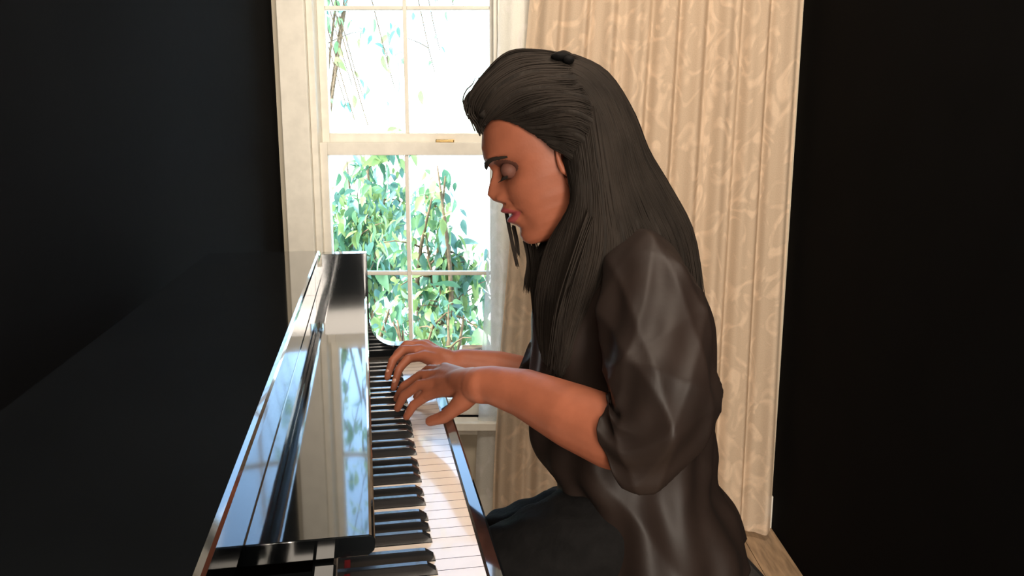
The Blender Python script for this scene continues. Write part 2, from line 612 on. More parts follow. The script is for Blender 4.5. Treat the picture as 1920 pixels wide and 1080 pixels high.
for i, uc in blackc.items():
    if bk_mesh is None:
        h, hb, ht = 0.0125, bw / 2, bw / 2 - .0012
        q = MB()
        secs = [(WT, 0.0, hb, 0.0), (WT - .002, h * .45, hb - .0003, 0), (WT - .011, h * .97, ht, 0), (WT - .016, h, ht, 0), (WB, h, ht, 0)]
        v = []
        for (x, hh, wd, _) in secs:
            v += [(x, -hb, -0.006), (x, hb, -0.006), (x, wd, max(hh - .001, -.005)), (x, wd * .75, hh), (x, -wd * .75, hh), (x, -wd, max(hh - .001, -.005))]
        f = [(0, 1, 2, 3, 4, 5)]
        for n in range(len(secs) - 1):
            for k in range(6):
                f.append((n * 6 + k, (n + 1) * 6 + k, (n + 1) * 6 + (k + 1) % 6, n * 6 + (k + 1) % 6))
        f.append(tuple((len(secs) - 1) * 6 + k for k in range(6))[::-1])
        bk_mesh = mesh('black_key', v, f)
        bk_mesh.materials.append(M_ebony)
    o = link('black_key', bk_mesh, None, piano)
    o.location = (-WC, uc - UC, KT)

# ------------------------------------------------------------------ bench
bench = empty('piano_bench', (0.26, 1.20, 0))
bench.rotation_euler.z = YAW
tag(bench, 'black padded piano bench under the seated woman', 'bench')
MB().box(-.16, .18, -.30, .30, .35, .405).build('seat', M_black, bench, bevel=.006)
MB().box(-.155, .175, -.295, .295, .405, .466).build('cushion', mat('black_leather', (0.012, 0.012, 0.013), .5, .4, var=.2, bump=.2), bench, bevel=.015)
for x in (-.13, .15):
    for y in (-.26, .26):
        MB().tube([(x, y, .006), (x, y, .2), (x, y, .35)], [.016, .02, .026], 4).build('leg', M_black, bench)

# ------------------------------------------------------------------ person
person = empty('person', (0.2, 1.15, 0))
PO = Vector((0.2, 1.15, 0))
tag(person, 'woman with long dark hair in a dark satin blouse, leaning over the piano keys', 'person')


def pl(v):
    return Vector(v) - PO


def loc_build(mb_, name, m, smooth=True):
    mb_.v = [tuple(Vector(q) - PO) for q in mb_.v]
    return mb_.build(name, m, person, smooth)


# head frame
HT = math.radians(20)
HY = math.radians(5)
HN = at(923, 321, 1.15)
hup = Vector((-math.sin(HT), 0, math.cos(HT)))
hfw = Vector((-math.cos(HT), 0, -math.sin(HT)))
hlf = Vector((0, -1, 0))
rotz = Matrix.Rotation(HY, 3, hup)
hfw = rotz @ hfw
hlf = rotz @ hlf
HS = 1.0


def H(x, y, z):
    return HN + hfw * (x * HS) + hlf * (y * HS) + hup * (z * HS)


def head_mesh(mb_):
    tz = [-.1205, -.117, -.110, -.101, -.090, -.083, -.074, -.067, -.058, -.048, -.040, -.029, -.015, -.007, 0, .010, .020, .036, .055, .078, .095, .108, .114]
    xF = [-.035, -.014, -.008, -.006, -.0095, -.005, .0012, -.0025, .0055, .003, .013, .0185, .010, .0035, 0, .0035, .0055, .003, -.005, -.021, -.042, -.070, -.095]
    xB = [-.035, -.016, -.012, -.012, -.012, -.011, -.0095, -.0085, -.0070, -.0055, -.0045, -.0055, -.009, -.010, -.008, -.001, .003, .001, -.006, -.021, -.042, -.070, -.095]
    hw = [.006, .020, .031, .040, .048, .051, .055, .057, .060, .062, .064, .067, .069, .0695, .070, .071, .072, .073, .0725, .067, .052, .030, .004]
    xM = [-.045, -.045, -.050, -.058, -.066, -.07, -.074, -.077, -.08, -.084, -.087, -.09, -.092, -.093, -.094, -.095, -.095, -.096, -.097, -.097, -.097, -.097, -.097]
    xK = [-.052, -.066, -.080, -.093, -.103, -.107, -.112, -.116, -.122, -.130, -.138, -.150, -.163, -.169, -.174, -.180, -.184, -.187, -.186, -.170, -.145, -.120, -.099]
    NZ, NA = 190, 200
    zs = np.linspace(tz[0], tz[-1], NZ)
    # smooth tables
    def sm(tab):
        d = np.interp(np.linspace(tz[0], tz[-1], 800), tz, tab)
        k = np.hanning(19)
        k /= k.sum()
        e = np.convolve(np.pad(d, 9, mode='edge'), k, 'valid')
        return np.interp(zs, np.linspace(tz[0], tz[-1], 800), e)
    F_, B_, W_, M_, K_ = [sm(t) for t in (xF, xB, hw, xM, xK)]
    an = np.linspace(0, 2 * np.pi, NA, endpoint=False)
    Z, A = np.meshgrid(zs, an, indexing='ij')
    ca, sa = np.cos(A), np.sin(A)
    fr = ca > 0
    pe = np.where(fr, 0.80, 1.0)
    X = M_[:, None] + np.where(fr, (B_ - M_)[:, None] * np.abs(ca) ** pe, -(M_ - K_)[:, None] * np.abs(ca))
    Yv = W_[:, None] * np.sign(sa) * np.abs(sa) ** np.where(fr, .92, 1.0)
    ay = np.abs(Yv)
    front = np.clip(ca * 3, 0, 1)
    sg = np.interp(Z, [-.12, -.105, -.09, -.06, -.050, -.04, -.029, -.015, 0, .02], [.020, .020, .022, .022, .013, .0125, .0105, .008, .0085, .012])
    X += front * (F_ - B_)[:, None] * np.exp(-(Yv / sg) ** 2)
    g = lambda y0, z0, ry, rz: np.exp(-((ay - y0) / ry) ** 2 - ((Z - z0) / rz) ** 2)
    # alae, sockets, cheeks, brow, lips
    X += front * .0075 * g(.0135, -.039, .0055, .008)
    X -= front * .0030 * g(.0065, -.0475, .004, .0035)
    dS = -.0135 * g(.030, -.006, .017, .012) + .0022 * g(.044, -.036, .018, .016) + .0028 * g(.024, .019, .018, .007) \
         - .0022 * g(.030, -.078, .010, .018) - .0025 * g(.052, .03, .02, .025)
    X += front * dS * .8
    Yv += np.sign(Yv) * front * dS * .6
    mw = .024
    lipm = np.exp(-(ay / mw) ** 6)
    X += front * lipm * (.0038 * np.exp(-((Z + .0585) / .0048) ** 2) + .0042 * np.exp(-((Z + .0745) / .0055) ** 2) - .0042 * np.exp(-((Z + .0665) / .0022) ** 2))
    X -= front * .0025 * g(.026, -.0665, .005, .005)
    X -= front * .002 * np.exp(-(Yv / .003) ** 2 - ((Z + .052) / .004) ** 2)
    # nasolabial fold
    X -= front * .0014 * np.exp(-((ay - (.017 + (-.040 - Z) * .45)) / .003) ** 2) * np.exp(-((Z + .052) / .014) ** 2)
    n0 = len(mb_.v)
    v = [H(X[i, j], Yv[i, j], Z[i, j]) for i in range(NZ) for j in range(NA)]
    f = [(i * NA + j, i * NA + (j + 1) % NA, (i + 1) * NA + (j + 1) % NA, (i + 1) * NA + j) for i in range(NZ - 1) for j in range(NA)]
    f.append(tuple(range(NA))[::-1])
    f.append(tuple(range((NZ - 1) * NA, NZ * NA)))
    mb_.add(v, f)
    lips = []
    for i in range(NZ - 1):
        z = zs[i]
        if -.0815 < z < -.0535:
            for j in range(NA):
                y = abs(Yv[i, j])
                if not fr[i, j]:
                    continue
                lim = .0245 * math.sqrt(max(0, 1 - ((z + .0675) / .0142) ** 2))
                if y < lim:
                    lips.append(i * NA + j)
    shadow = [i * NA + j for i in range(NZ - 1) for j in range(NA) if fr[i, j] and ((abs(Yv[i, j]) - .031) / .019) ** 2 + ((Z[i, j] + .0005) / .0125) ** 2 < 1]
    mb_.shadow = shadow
    return X, Yv, Z, lips


def arm_pts(L):
    return [(at(x, y, Y), r) for x, y, Y, r in L]


bm_ = MB()
neck_b = at(1150, 470, 1.19)
sh_l, sh_r = at(1200, 520, 1.03), at(1150, 520, 1.35)
pelvis = at(1225, 975, 1.21)
chest = at(1168, 620, 1.20)
belly = at(1180, 800, 1.20)
bm_.chain([(H(-.088, 0, -.045), .052), (H(-.105, 0, -.105), .050), (neck_b, .060), (chest, .105), (belly, .100), (pelvis, .115)], 20)
bm_.chain([(neck_b + Vector((0, 0, -.02)), .05), (sh_l, .048)])
bm_.chain([(neck_b + Vector((0, 0, -.02)), .05), (sh_r, .048)])
# left (near) arm: shoulder, elbow, forearm, wrist
L_wr = at(898, 722, 1.10)
bm_.chain(arm_pts([(1200, 520, 1.03, .046), (1222, 700, .95, .043), (1205, 826, .915, .043), (1150, 812, .945, .0455), (1075, 780, .985, .0425), (985, 738, 1.05, .034), (925, 722, 1.085, .0275), (898, 722, 1.10, .0265)]), 20)
# right (far) arm
R_wr = at(846, 684, 1.43)
bm_.chain(arm_pts([(1150, 520, 1.35, .045), (1110, 640, 1.40, .042), (1060, 735, 1.42, .042), (1000, 712, 1.42, .040), (935, 690, 1.43, .032), (870, 680, 1.43, .026), (846, 684, 1.43, .025)]), 18)


def hand(wrist, fingers, thumb):
    """fingers: four lists of four (px,py,Y): knuckle, pip, dip, tip"""
    kn = [at(*f_[0]) for f_ in fingers]
    pc = (kn[0] + kn[1] + kn[2] + kn[3]) / 4
    bm_.chain([(wrist.lerp(pc, -.1), .0262), (wrist.lerp(pc, .2), .0245), (wrist.lerp(pc, .45), .021), (wrist.lerp(pc, .8), .0135)], 18)
    for k, q in enumerate(kn):
        r0 = .0155
        bm_.chain([(wrist.lerp(q, -.05), .022), (wrist.lerp(q, .3), .0165), (wrist.lerp(q, .6), .0142), (q, .0112)], 12)
    for a, b in zip(kn[:-1], kn[1:]):
        bm_.chain([(a.lerp(wrist, .12), .0105), (b.lerp(wrist, .12), .0105)], 12)
        bm_.chain([(a.lerp(wrist, .55), .013), (b.lerp(wrist, .55), .013)], 12)
    for k, f_ in enumerate(fingers):
        sc = (1.0, 1.02, .98, .86)[k]
        P = [at(*q) for q in f_]
        bm_.chain([(P[0], .0105 * sc), (P[0].lerp(P[1], .5), .0088 * sc), (P[1], .0091 * sc), (P[1].lerp(P[2], .5), .0079 * sc), (P[2], .0080 * sc), (P[3], .0066 * sc)], 12)
    T = [at(*q) for q in thumb]
    bm_.chain([(wrist.lerp(T[0], .15), .0165), (T[0], .0155), (T[1], .0112), (T[2], .0103), (T[3], .0082)], 12)


L_f = [[(832, 732, 1.165), (800, 742, 1.195), (775, 760, 1.205), (762, 782, 1.212)],     # index (nearest the thumb)
       [(826, 716, 1.185), (786, 722, 1.215), (757, 742, 1.23), (745, 766, 1.24)],
       [(828, 702, 1.205), (790, 703, 1.24), (757, 724, 1.255), (743, 748, 1.27)],
       [(834, 692, 1.222), (803, 692, 1.26), (780, 708, 1.28), (768, 728, 1.30)]]
L_t = [(868, 752, 1.115), (848, 770, 1.125), (832, 782, 1.14), (806, 790, 1.16)]
R_f = [[(792, 668, 1.40), (766, 672, 1.375), (748, 692, 1.36), (738, 728, 1.352)],
       [(784, 656, 1.42), (756, 656, 1.40), (736, 676, 1.385), (726, 708, 1.38)],
       [(790, 648, 1.44), (762, 646, 1.435), (744, 664, 1.425), (734, 692, 1.42)],
       [(798, 646, 1.458), (778, 642, 1.465), (762, 656, 1.465), (750, 682, 1.46)]]
R_t = [(822, 698, 1.40), (812, 716, 1.375), (800, 728, 1.355), (782, 744, 1.335)]
hand(L_wr, L_f, L_t)
hand(R_wr, R_f, R_t)
# legs
kn_l, kn_r = at(950, 1060, 1.13), at(950, 1020, 1.36)
hip_l, hip_r = at(1200, 985, 1.12), at(1190, 975, 1.30)
fo_l, fo_r = Vector((kn_l.x + .05, kn_l.y, .07)), Vector((kn_r.x + .03, kn_r.y, .07))
legs = [(hip_l, kn_l, fo_l), (hip_r, kn_r, fo_r)]
for h_, k_, f_ in legs:
    bm_.chain([(h_, .085), (h_.lerp(k_, .5), .072), (k_, .053), (k_.lerp(f_, .3), .050), (f_, .034)], 18)
    bm_.chain([(f_ + Vector((.03, 0, -.025)), .034), (f_ + Vector((-.06, 0, -.03)), .032), (f_ + Vector((-.15, 0, -.04)), .022)], 14)
body_me = remeshed(bm_, 0.0032, 5, 'body')
hb = MB()
X_, Y_, Z_, lip_faces = head_mesh(hb)
nhead = len(hb.f)
# closed upper lids over the eyes, and ears
for sgn in (1, -1):
    hb.ball(H(-.0218, .0296 * sgn, -.006), .0130, .0130, .0120, n=28)
    for a in range(14):
        pass
nv = len(body_me.vertices)
bv = np.empty(nv * 3)
body_me.vertices.foreach_get('co', bv)
allv = [tuple(x) for x in bv.reshape(-1, 3)]
allf = [tuple(p.vertices) for p in body_me.polygons]
nb0 = len(allf)
allv += hb.v
allf += [tuple(i + nv for i in q) for q in hb.f]
bme = mesh('body', [(a - PO.x, b - PO.y, c - PO.z) for a, b, c in allv], allf)
bme.materials.append(M_skin)
bme.materials.append(M_lip)
bme.materials.append(mat('shaded_eye_skin', (0.12, 0.048, 0.034), 0.6, 0.2, var=0.15, scale=60))  # socket shade put into the skin colour of lids and eye surrounds
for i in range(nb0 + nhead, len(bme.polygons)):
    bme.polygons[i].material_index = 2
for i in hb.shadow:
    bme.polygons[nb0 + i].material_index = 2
for i in lip_faces:
    bme.polygons[nb0 + i].material_index = 1
body = link('body', bme, None, person, True)


def ear(sgn):
    pts = []
    for k in range(17):
        t = math.radians(-60 + 300 * k / 16)
        pts.append(H(-.098 - .014 * math.cos(t) * (1 if math.sin(t) > -.5 else .7), sgn * (.0705 + .010 * (1 - math.cos(t)) * .5), -.018 + .028 * math.sin(t)))
    e = MB().tube(pts, [.0035 + .001 * math.sin(k) for k in range(17)], 8)
    e.ball(H(-.100, sgn * .070, -.018), .010, .006, .022, 12)
    e.ball(H(-.092, sgn * .073, -.046), .007, .004, .008, 10)
    return loc_build(e, 'ear', M_skin)


ear(1)
ear(-1)
for sgn in (1, -1):
    e = MB().ball(H(-.0212, .0298 * sgn, -.0064), .0113, n=20)
    eo = loc_build(e, 'eye', M_eye)
    e = MB().ball(H(-.0150, .0300 * sgn, -.0130), .0044, n=14)
    e.v = [tuple(Vector(q) - PO) for q in e.v]
    e.build('iris', M_iris, eo, True)
# nails
for fs in (L_f, R_f):
    for f_ in fs:
        a, b = at(*f_[2]), at(*f_[3])
        d = (b - a).normalized()
        c = a.lerp(b, .72) + Vector((0, -.0022, .0052))
        m3 = Matrix((Vector((1, 0, 0)).cross(d).normalized(), d, Vector((1, 0, 0)))).transposed()
        loc_build(MB().ball(c, .0042, .0062, .0045, 10, m3), 'fingernail', M_nail)


def hair_strands(name, curves, rad, m, label=None, res=0):
    cu = bpy.data.curves.new(name, 'CURVE')
    cu.dimensions = '3D'
    cu.bevel_depth = rad
    cu.bevel_resolution = res
    cu.resolution_u = 1
    for P, rr in curves:
        s = cu.splines.new('POLY')
        s.points.add(len(P) - 1)
        flat = np.ones((len(P), 4))
        flat[:, :3] = np.asarray(P) - np.array(PO)
        s.points.foreach_set('co', flat.ravel())
        s.points.foreach_set('radius', rr)
    cu.materials.append(m)
    o = bpy.data.objects.new(name, cu)
    dg = bpy.context.evaluated_depsgraph_get()
    COL.objects.link(o)
    dg.update()
    me = bpy.data.meshes.new_from_object(o.evaluated_get(dg))
    bpy.data.objects.remove(o)
    me.name = name
    if not me.materials:
        me.materials.append(m)
    return link(name, me, m, person, True)


# brows and lashes
for sgn in (1, -1):
    cur = []
    for k in range(230):
        t = R.random()
        y = .008 + .046 * t
        z = .0075 + .012 * math.sin(min(1, t * 1.15) * 2.2) * .7 + R.uniform(-.0032, .0032) * (1 - .6 * t)
        x = .0065 - 8.5 * (y ** 2) - .0005
        p = H(x + .002, sgn * y, z)
        q = H(x + .002 - .003 - .004 * t, sgn * (y + .006), z + .003 * (1 - 1.5 * t))
        cur.append(([p, q], [1, .3]))
    hair_strands('eyebrow', cur, .0010, M_hair)['kind'] = 'stuff'
for sgn in (1, -1):
    cur = []
    for k in range(70):
        t = k / 69
        th = math.radians(-50 + 112 * t)
        c = H(-.0212, .0298 * sgn, -.0075)
        d = hfw * math.cos(th) + hlf * (sgn * math.sin(th))
        p = c + d * .0124 - hup * .0045
        q = c + d * .0205 - hup * (.0095 - .003 * abs(t - .4))
        cur.append(([p, p.lerp(q, .5) - hup * .0012, q], [1.3, .9, .3]))
    hair_strands('eyelash', cur, .0006, M_hair)['kind'] = 'stuff'


# ---- hair: sheets of strands between guide curves
def sheet(guides, nu, nv_):
    """guides list of lists (px,py,Y) -> array (nu,nv,3)"""
    G = np.array([crom([tuple(at(*p)) for p in g], nv_) for g in guides])
    return np.stack([crom(G[:, j], nu) for j in range(nv_)], axis=1)


hair_curves, mass = [], MB()


def family(guides, n, rad=.0011, depth=.006, thick=.016, inward=(0, 1, 0), mass_on=True, wob=.003, out=.002):
    nu, nvv = 40, 26
    A = sheet(guides, nu, nvv)
    inw = np.array(inward, float)
    du = np.gradient(A, axis=0)
    dv = np.gradient(A, axis=1)
    N = np.cross(du, dv)
    N /= np.linalg.norm(N, axis=2, keepdims=True) + 1e-9
    flip = 1.0 if (N * -inw).sum() > 0 else -1.0
    N = N * flip
    if mass_on:
        # clumped relief: broad grooves running along the locks
        uu = np.linspace(0, 1, nu)[:, None]
        vv = np.linspace(0, 1, nvv)[None, :]
        rel = .0022 * np.sin(uu * 34 + 2 * np.sin(vv * 4)) + .0016 * np.sin(uu * 71 + 3 * vv)
        Aout = A + N * rel[:, :, None]
        Ain = A - N * thick
        n0 = nu * nvv
        v = [tuple(p) for p in Aout.reshape(-1, 3)] + [tuple(p) for p in Ain.reshape(-1, 3)]
        f = []
        for i in range(nu - 1):
            for j in range(nvv - 1):
                q = (i * nvv + j, (i + 1) * nvv + j, (i + 1) * nvv + j + 1, i * nvv + j + 1)
                f.append(q)
                f.append(tuple(x + n0 for x in q)[::-1])
        for i in range(nu - 1):
            for j in (0, nvv - 1):
                a, b = i * nvv + j, (i + 1) * nvv + j
                f.append((a, b, b + n0, a + n0) if j else (b, a, a + n0, b + n0))
        for j in range(nvv - 1):
            for i in (0, nu - 1):
                a, b = i * nvv + j, i * nvv + j + 1
                f.append((a, b, b + n0, a + n0))
        mass.add(v, f)
    for k in range(n):
        s = NR.rand() * (nu - 1.001)
        i = int(s)
        t = s - i
        P = A[i] * (1 - t) + A[i + 1] * t
        Nn = N[i]
        ph = NR.rand() * 6.28
        d = out - NR.rand() * depth
        a0 = NR.randint(0, 4) if NR.rand() < .5 else 0
        e0 = nvv - (NR.randint(0, 6) if NR.rand() < .6 else 0)
        tt = np.linspace(0, 1, nvv)
        drift = (wob * np.sin(tt * (3 + 4 * NR.rand()) + ph))[:, None] * du[i] / (np.linalg.norm(du[i], axis=1, keepdims=True) + 1e-9)
        Q = (P + Nn * d + drift * (0.2 + tt[:, None]))[a0:e0:1]
        rr = np.interp(np.linspace(0, 1, len(Q)), [0, .1, .8, 1], [.6, 1, .9, .25]) * (0.6 + .8 * NR.rand())
        hair_curves.append((Q, rr.tolist()))


# A: front and side swept up and back to the clip (near side)
family([
    [(886, 205, 1.15), (880, 185, 1.14), (905, 150, 1.135), (955, 108, 1.14), (1020, 100, 1.14), (1066, 112, 1.13)],
    [(899, 226, 1.13), (903, 205, 1.115), (930, 165, 1.10), (985, 135, 1.095), (1040, 130, 1.09), (1072, 130, 1.09)],
    [(905, 235, 1.12), (925, 205, 1.095), (965, 172, 1.08), (1015, 160, 1.07), (1060, 160, 1.062), (1090, 160, 1.06)],
    [(925, 222, 1.105), (955, 215, 1.085), (990, 200, 1.065), (1030, 190, 1.055), (1075, 190, 1.05), (1110, 200, 1.05)],
    [(965, 232, 1.085), (990, 232, 1.075), (1020, 228, 1.062), (1050, 222, 1.052), (1085, 225, 1.045), (1120, 245, 1.045)],
    [(1000, 250, 1.078), (1018, 252, 1.071), (1040, 254, 1.063), (1062, 258, 1.053), (1090, 270, 1.047), (1120, 300, 1.045)],
    [(1035, 275, 1.072), (1042, 280, 1.067), (1052, 285, 1.062), (1066, 295, 1.055), (1090, 315, 1.048), (1115, 345, 1.046)],
], 900, inward=(0.25, 1, -.3))
# far side of the top (over the crown) so the head is covered from above and beyond
family([
    [(886, 205, 1.15), (880, 185, 1.15), (905, 145, 1.15), (955, 100, 1.15), (1020, 96, 1.15), (1066, 108, 1.15)],
    [(900, 215, 1.17), (905, 190, 1.18), (925, 150, 1.19), (965, 112, 1.195), (1020, 108, 1.20), (1070, 115, 1.20)],
    [(930, 235, 1.20), (940, 215, 1.215), (960, 180, 1.225), (990, 150, 1.23), (1035, 140, 1.235), (1080, 150, 1.235)],
    [(990, 270, 1.225), (995, 250, 1.235), (1010, 225, 1.24), (1035, 200, 1.245), (1065, 190, 1.25), (1100, 200, 1.25)],
], 260, inward=(0.3, -1, -.6))
# B: back fall from the clip over the back of the head and down behind the shoulder
family([
    [(1040, 104, 1.15), (1085, 108, 1.15), (1140, 140, 1.15), (1185, 210, 1.15), (1215, 285, 1.15), (1258, 355, 1.15), (1300, 440, 1.15), (1320, 560, 1.16)],
    [(1050, 112, 1.13), (1095, 122, 1.12), (1145, 165, 1.105), (1180, 235, 1.095), (1205, 310, 1.09), (1240, 380, 1.09), (1275, 460, 1.09), (1290, 560, 1.10)],
    [(1060, 125, 1.10), (1100, 145, 1.09), (1138, 195, 1.075), (1162, 265, 1.06), (1180, 335, 1.055), (1205, 400, 1.05), (1228, 455, 1.045), (1240, 520, 1.05)],
    [(1070, 145, 1.08), (1100, 172, 1.065), (1128, 225, 1.05), (1145, 290, 1.04), (1155, 355, 1.035), (1168, 415, 1.03), (1180, 465, 1.03), (1190, 520, 1.03)],
    [(1080, 170, 1.065), (1102, 205, 1.055), (1118, 255, 1.042), (1128, 315, 1.035), (1132, 380, 1.03), (1138, 440, 1.03), (1140, 500, 1.035), (1135, 560, 1.04)],
], 1300, inward=(-.5, 1, -.1), thick=.03)
# far side of the back fall
family([
    [(1040, 104, 1.15), (1085, 108, 1.15), (1140, 140, 1.15), (1185, 210, 1.15), (1215, 285, 1.15), (1258, 355, 1.15), (1300, 440, 1.15), (1320, 560, 1.16)],
    [(1060, 112, 1.19), (1100, 125, 1.195), (1150, 170, 1.21), (1180, 240, 1.22), (1205, 320, 1.225), (1240, 400, 1.23), (1270, 480, 1.23), (1280, 560, 1.23)],
    [(1080, 150, 1.23), (1110, 180, 1.24), (1140, 240, 1.25), (1150, 310, 1.255), (1155, 380, 1.26), (1165, 440, 1.26), (1170, 490, 1.26), (1175, 540, 1.26)],
], 250, inward=(-.4, -1, 0), thick=.03)
# C: side hair falling in front of the shoulder to the chest
family([
    [(1120, 200, 1.05), (1135, 290, 1.035), (1150, 380, 1.03), (1165, 460, 1.03), (1150, 540, 1.04), (1125, 600, 1.05), (1095, 660, 1.06)],
    [(1105, 200, 1.052), (1118, 290, 1.036), (1128, 380, 1.03), (1130, 460, 1.03), (1112, 540, 1.04), (1088, 610, 1.05), (1062, 690, 1.06)],
    [(1090, 220, 1.055), (1100, 300, 1.04), (1105, 380, 1.035), (1098, 460, 1.04), (1080, 540, 1.05), (1062, 620, 1.06), (1050, 705, 1.065)],
    [(1072, 240, 1.062), (1084, 305, 1.045), (1088, 370, 1.04), (1072, 450, 1.055), (1050, 540, 1.07), (1040, 630, 1.075), (1036, 690, 1.08)],
    [(1062, 270, 1.068), (1074, 320, 1.052), (1078, 375, 1.05), (1048, 455, 1.075), (1028, 540, 1.09), (1022, 620, 1.10), (1022, 680, 1.10)],
    [(1058, 300, 1.078), (1068, 335, 1.064), (1070, 385, 1.07), (1028, 460, 1.10), (1008, 540, 1.12), (1006, 600, 1.13), (1012, 650, 1.13)],
], 1500, inward=(0.1, 1, 0), thick=.022, wob=.005)
# far side hair hanging beyond the face
family([
    [(1040, 420, 1.19), (1020, 450, 1.195), (1000, 490, 1.20), (1002, 540, 1.20), (1012, 590, 1.20), (1020, 640, 1.20)],
    [(1060, 420, 1.22), (1045, 460, 1.225), (1030, 500, 1.225), (1030, 550, 1.225), (1038, 600, 1.225), (1050, 650, 1.225)],
    [(1100, 420, 1.24), (1090, 460, 1.245), (1080, 500, 1.245), (1075, 550, 1.245), (1075, 600, 1.245), (1080, 650, 1.245)],
], 250, inward=(.5, -.3, 0), thick=.01)
# loose wisps
for g, n, sp_ in (([(950, 395, 1.21), (956, 430, 1.21), (963, 465, 1.21), (971, 500, 1.21)], 26, .0022),
                  ([(962, 425, 1.21), (968, 450, 1.21), (972, 480, 1.21)], 10, .002),
                  ([(988, 455, 1.20), (995, 490, 1.20), (992, 520, 1.20), (990, 548, 1.20)], 24, .003),
                  ([(1000, 460, 1.19), (1004, 500, 1.19), (1003, 540, 1.19), (1008, 600, 1.19)], 50, .005),
                  ([(1105, 400, 1.03), (1080, 480, 1.03), (1052, 580, 1.03), (1040, 690, 1.04)], 22, .008),
                  ([(884, 215, 1.15), (878, 195, 1.15), (886, 178, 1.15), (900, 168, 1.15), (908, 150, 1.15)], 80, .005),
                  ([(903, 246, 1.14), (895, 228, 1.14), (886, 212, 1.14), (890, 190, 1.14)], 60, .005),
                  ([(1040, 106, 1.13), (1055, 100, 1.13), (1068, 103, 1.13), (1080, 110, 1.13)], 30, .003)):
    P = crom([tuple(at(*p)) for p in g], 14)
    for k in range(n):
        o_ = NR.randn(3) * sp_ * .6
        q_ = NR.randn(3) * sp_ * .6
        tt = np.linspace(0, 1, 14)[:, None]
        hair_curves.append((P + o_ * (1 - .3 * tt) + q_ * tt, np.interp(np.linspace(0, 1, 14), [0, .7, 1], [1, .9, .2]).tolist()))
hair = hair_strands('hair', hair_curves, .0010, M_hair, res=0)
hair['kind'] = 'stuff'
# solid mass below the strands
mass.ball(H(-.106, 0, .040), .090, .080, .080, 28, Matrix((hfw, hlf, hup)).transposed())
mass.ball(H(-.092, 0, .074), .066, .062, .056, 28, Matrix((hfw, hlf, hup)).transposed())
mass.ball(H(-.135, 0, .0), .060, .078, .085, 28, Matrix((hfw, hlf, hup)).transposed())
mm = loc_build(mass, 'hair_mass', M_hairbase)
# hair clip and earring
clip = MB().ball(at(1052, 106, 1.115), .014, .018, .006, 16)
clip.ball(at(1066, 112, 1.105), .008, .014, .006, 12)
loc_build(clip, 'hair_clip', M_trouser)
pts = [H(-.092 + .006 * math.sin(t), .0755, -.056 + .011 * math.cos(t) - .004) for t in np.linspace(0, 6.2, 20)]
tag(loc_build(MB().tube(pts, .0009, 6), 'earring', M_silver), 'thin silver hoop earring')


# ---- blouse
def loft(rings, nr, ns, disp=None, hollow=None):
    """rings: (center, A, B) ; returns MB; hollow=k rows of inner wall at the last end"""
    C = crom([tuple(r[0]) for r in rings], nr)
    A = crom([tuple(r[1]) for r in rings], nr)
    B = crom([tuple(r[2]) for r in rings], nr)
    v, f = [], []
    ang = np.linspace(0, 2 * np.pi, ns, endpoint=False)
    for i in range(nr):
        for k, a in enumerate(ang):
            p = A[i] * math.cos(a) + B[i] * math.sin(a)
            if disp:
                l = np.linalg.norm(p)
                p = p * (1 + disp(i / (nr - 1), a) / l)
            v.append(C[i] + p)
    rows = nr
    if hollow:
        for j in range(hollow):
            i = nr - 1 - j
            for k, a in enumerate(ang):
                p = np.array(v[i * ns + k]) - C[i]
                l = np.linalg.norm(p)
                v.append(C[i] + p * (1 - .0035 / l))
        rows += hollow
    for i in range(rows - 1):
        for k in range(ns):
            f.append((i * ns + k, i * ns + (k + 1) % ns, (i + 1) * ns + (k + 1) % ns, (i + 1) * ns + k))
    if not hollow:
        f.append(tuple(range((rows - 1) * ns, rows * ns)))
    f.append(tuple(range(ns))[::-1])
    return MB().add(v, f)


def ring(px, py, Y, hd, hw_, tilt=0.0):
    c = at(px, py, Y)
    t = math.radians(tilt)
    return (c, Vector((hd * math.cos(t), 0, hd * math.sin(t))), Vector((0, hw_, 0)))


def torso_disp(t, a):
    # drape folds: vertical-ish pleats swinging to the front, deeper low down
    d = .006 * math.sin(a * 7 + t * 9) * (.3 + .7 * (1 - t)) + .004 * math.sin(a * 13 - t * 14 + 1.0)
    d += .006 * (1 - abs(math.sin(a * 2.5 + t * 5))) ** 2 - .002
    d += .004 * math.sin(t * 26 + a * 3) * max(0, math.cos(a - math.pi)) 
    return d


blouse = MB()
tb = loft([ring(1215, 1010, 1.21, .155, .206), ring(1208, 960, 1.21, .148, .198), ring(1190, 895, 1.205, .124, .172), ring(1170, 840, 1.205, .140, .158), ring(1166, 780, 1.20, .140, .155),
           ring(1165, 680, 1.20, .138, .160), ring(1166, 590, 1.195, .134, .172), ring(1172, 520, 1.19, .110, .185, -8),
           ring(1172, 475, 1.19, .088, .160, -14), ring(1165, 445, 1.19, .068, .110, -20), ring(1150, 428, 1.185, .056, .066, -20)], 120, 160, torso_disp)
blouse.add(tb.v, tb.f)


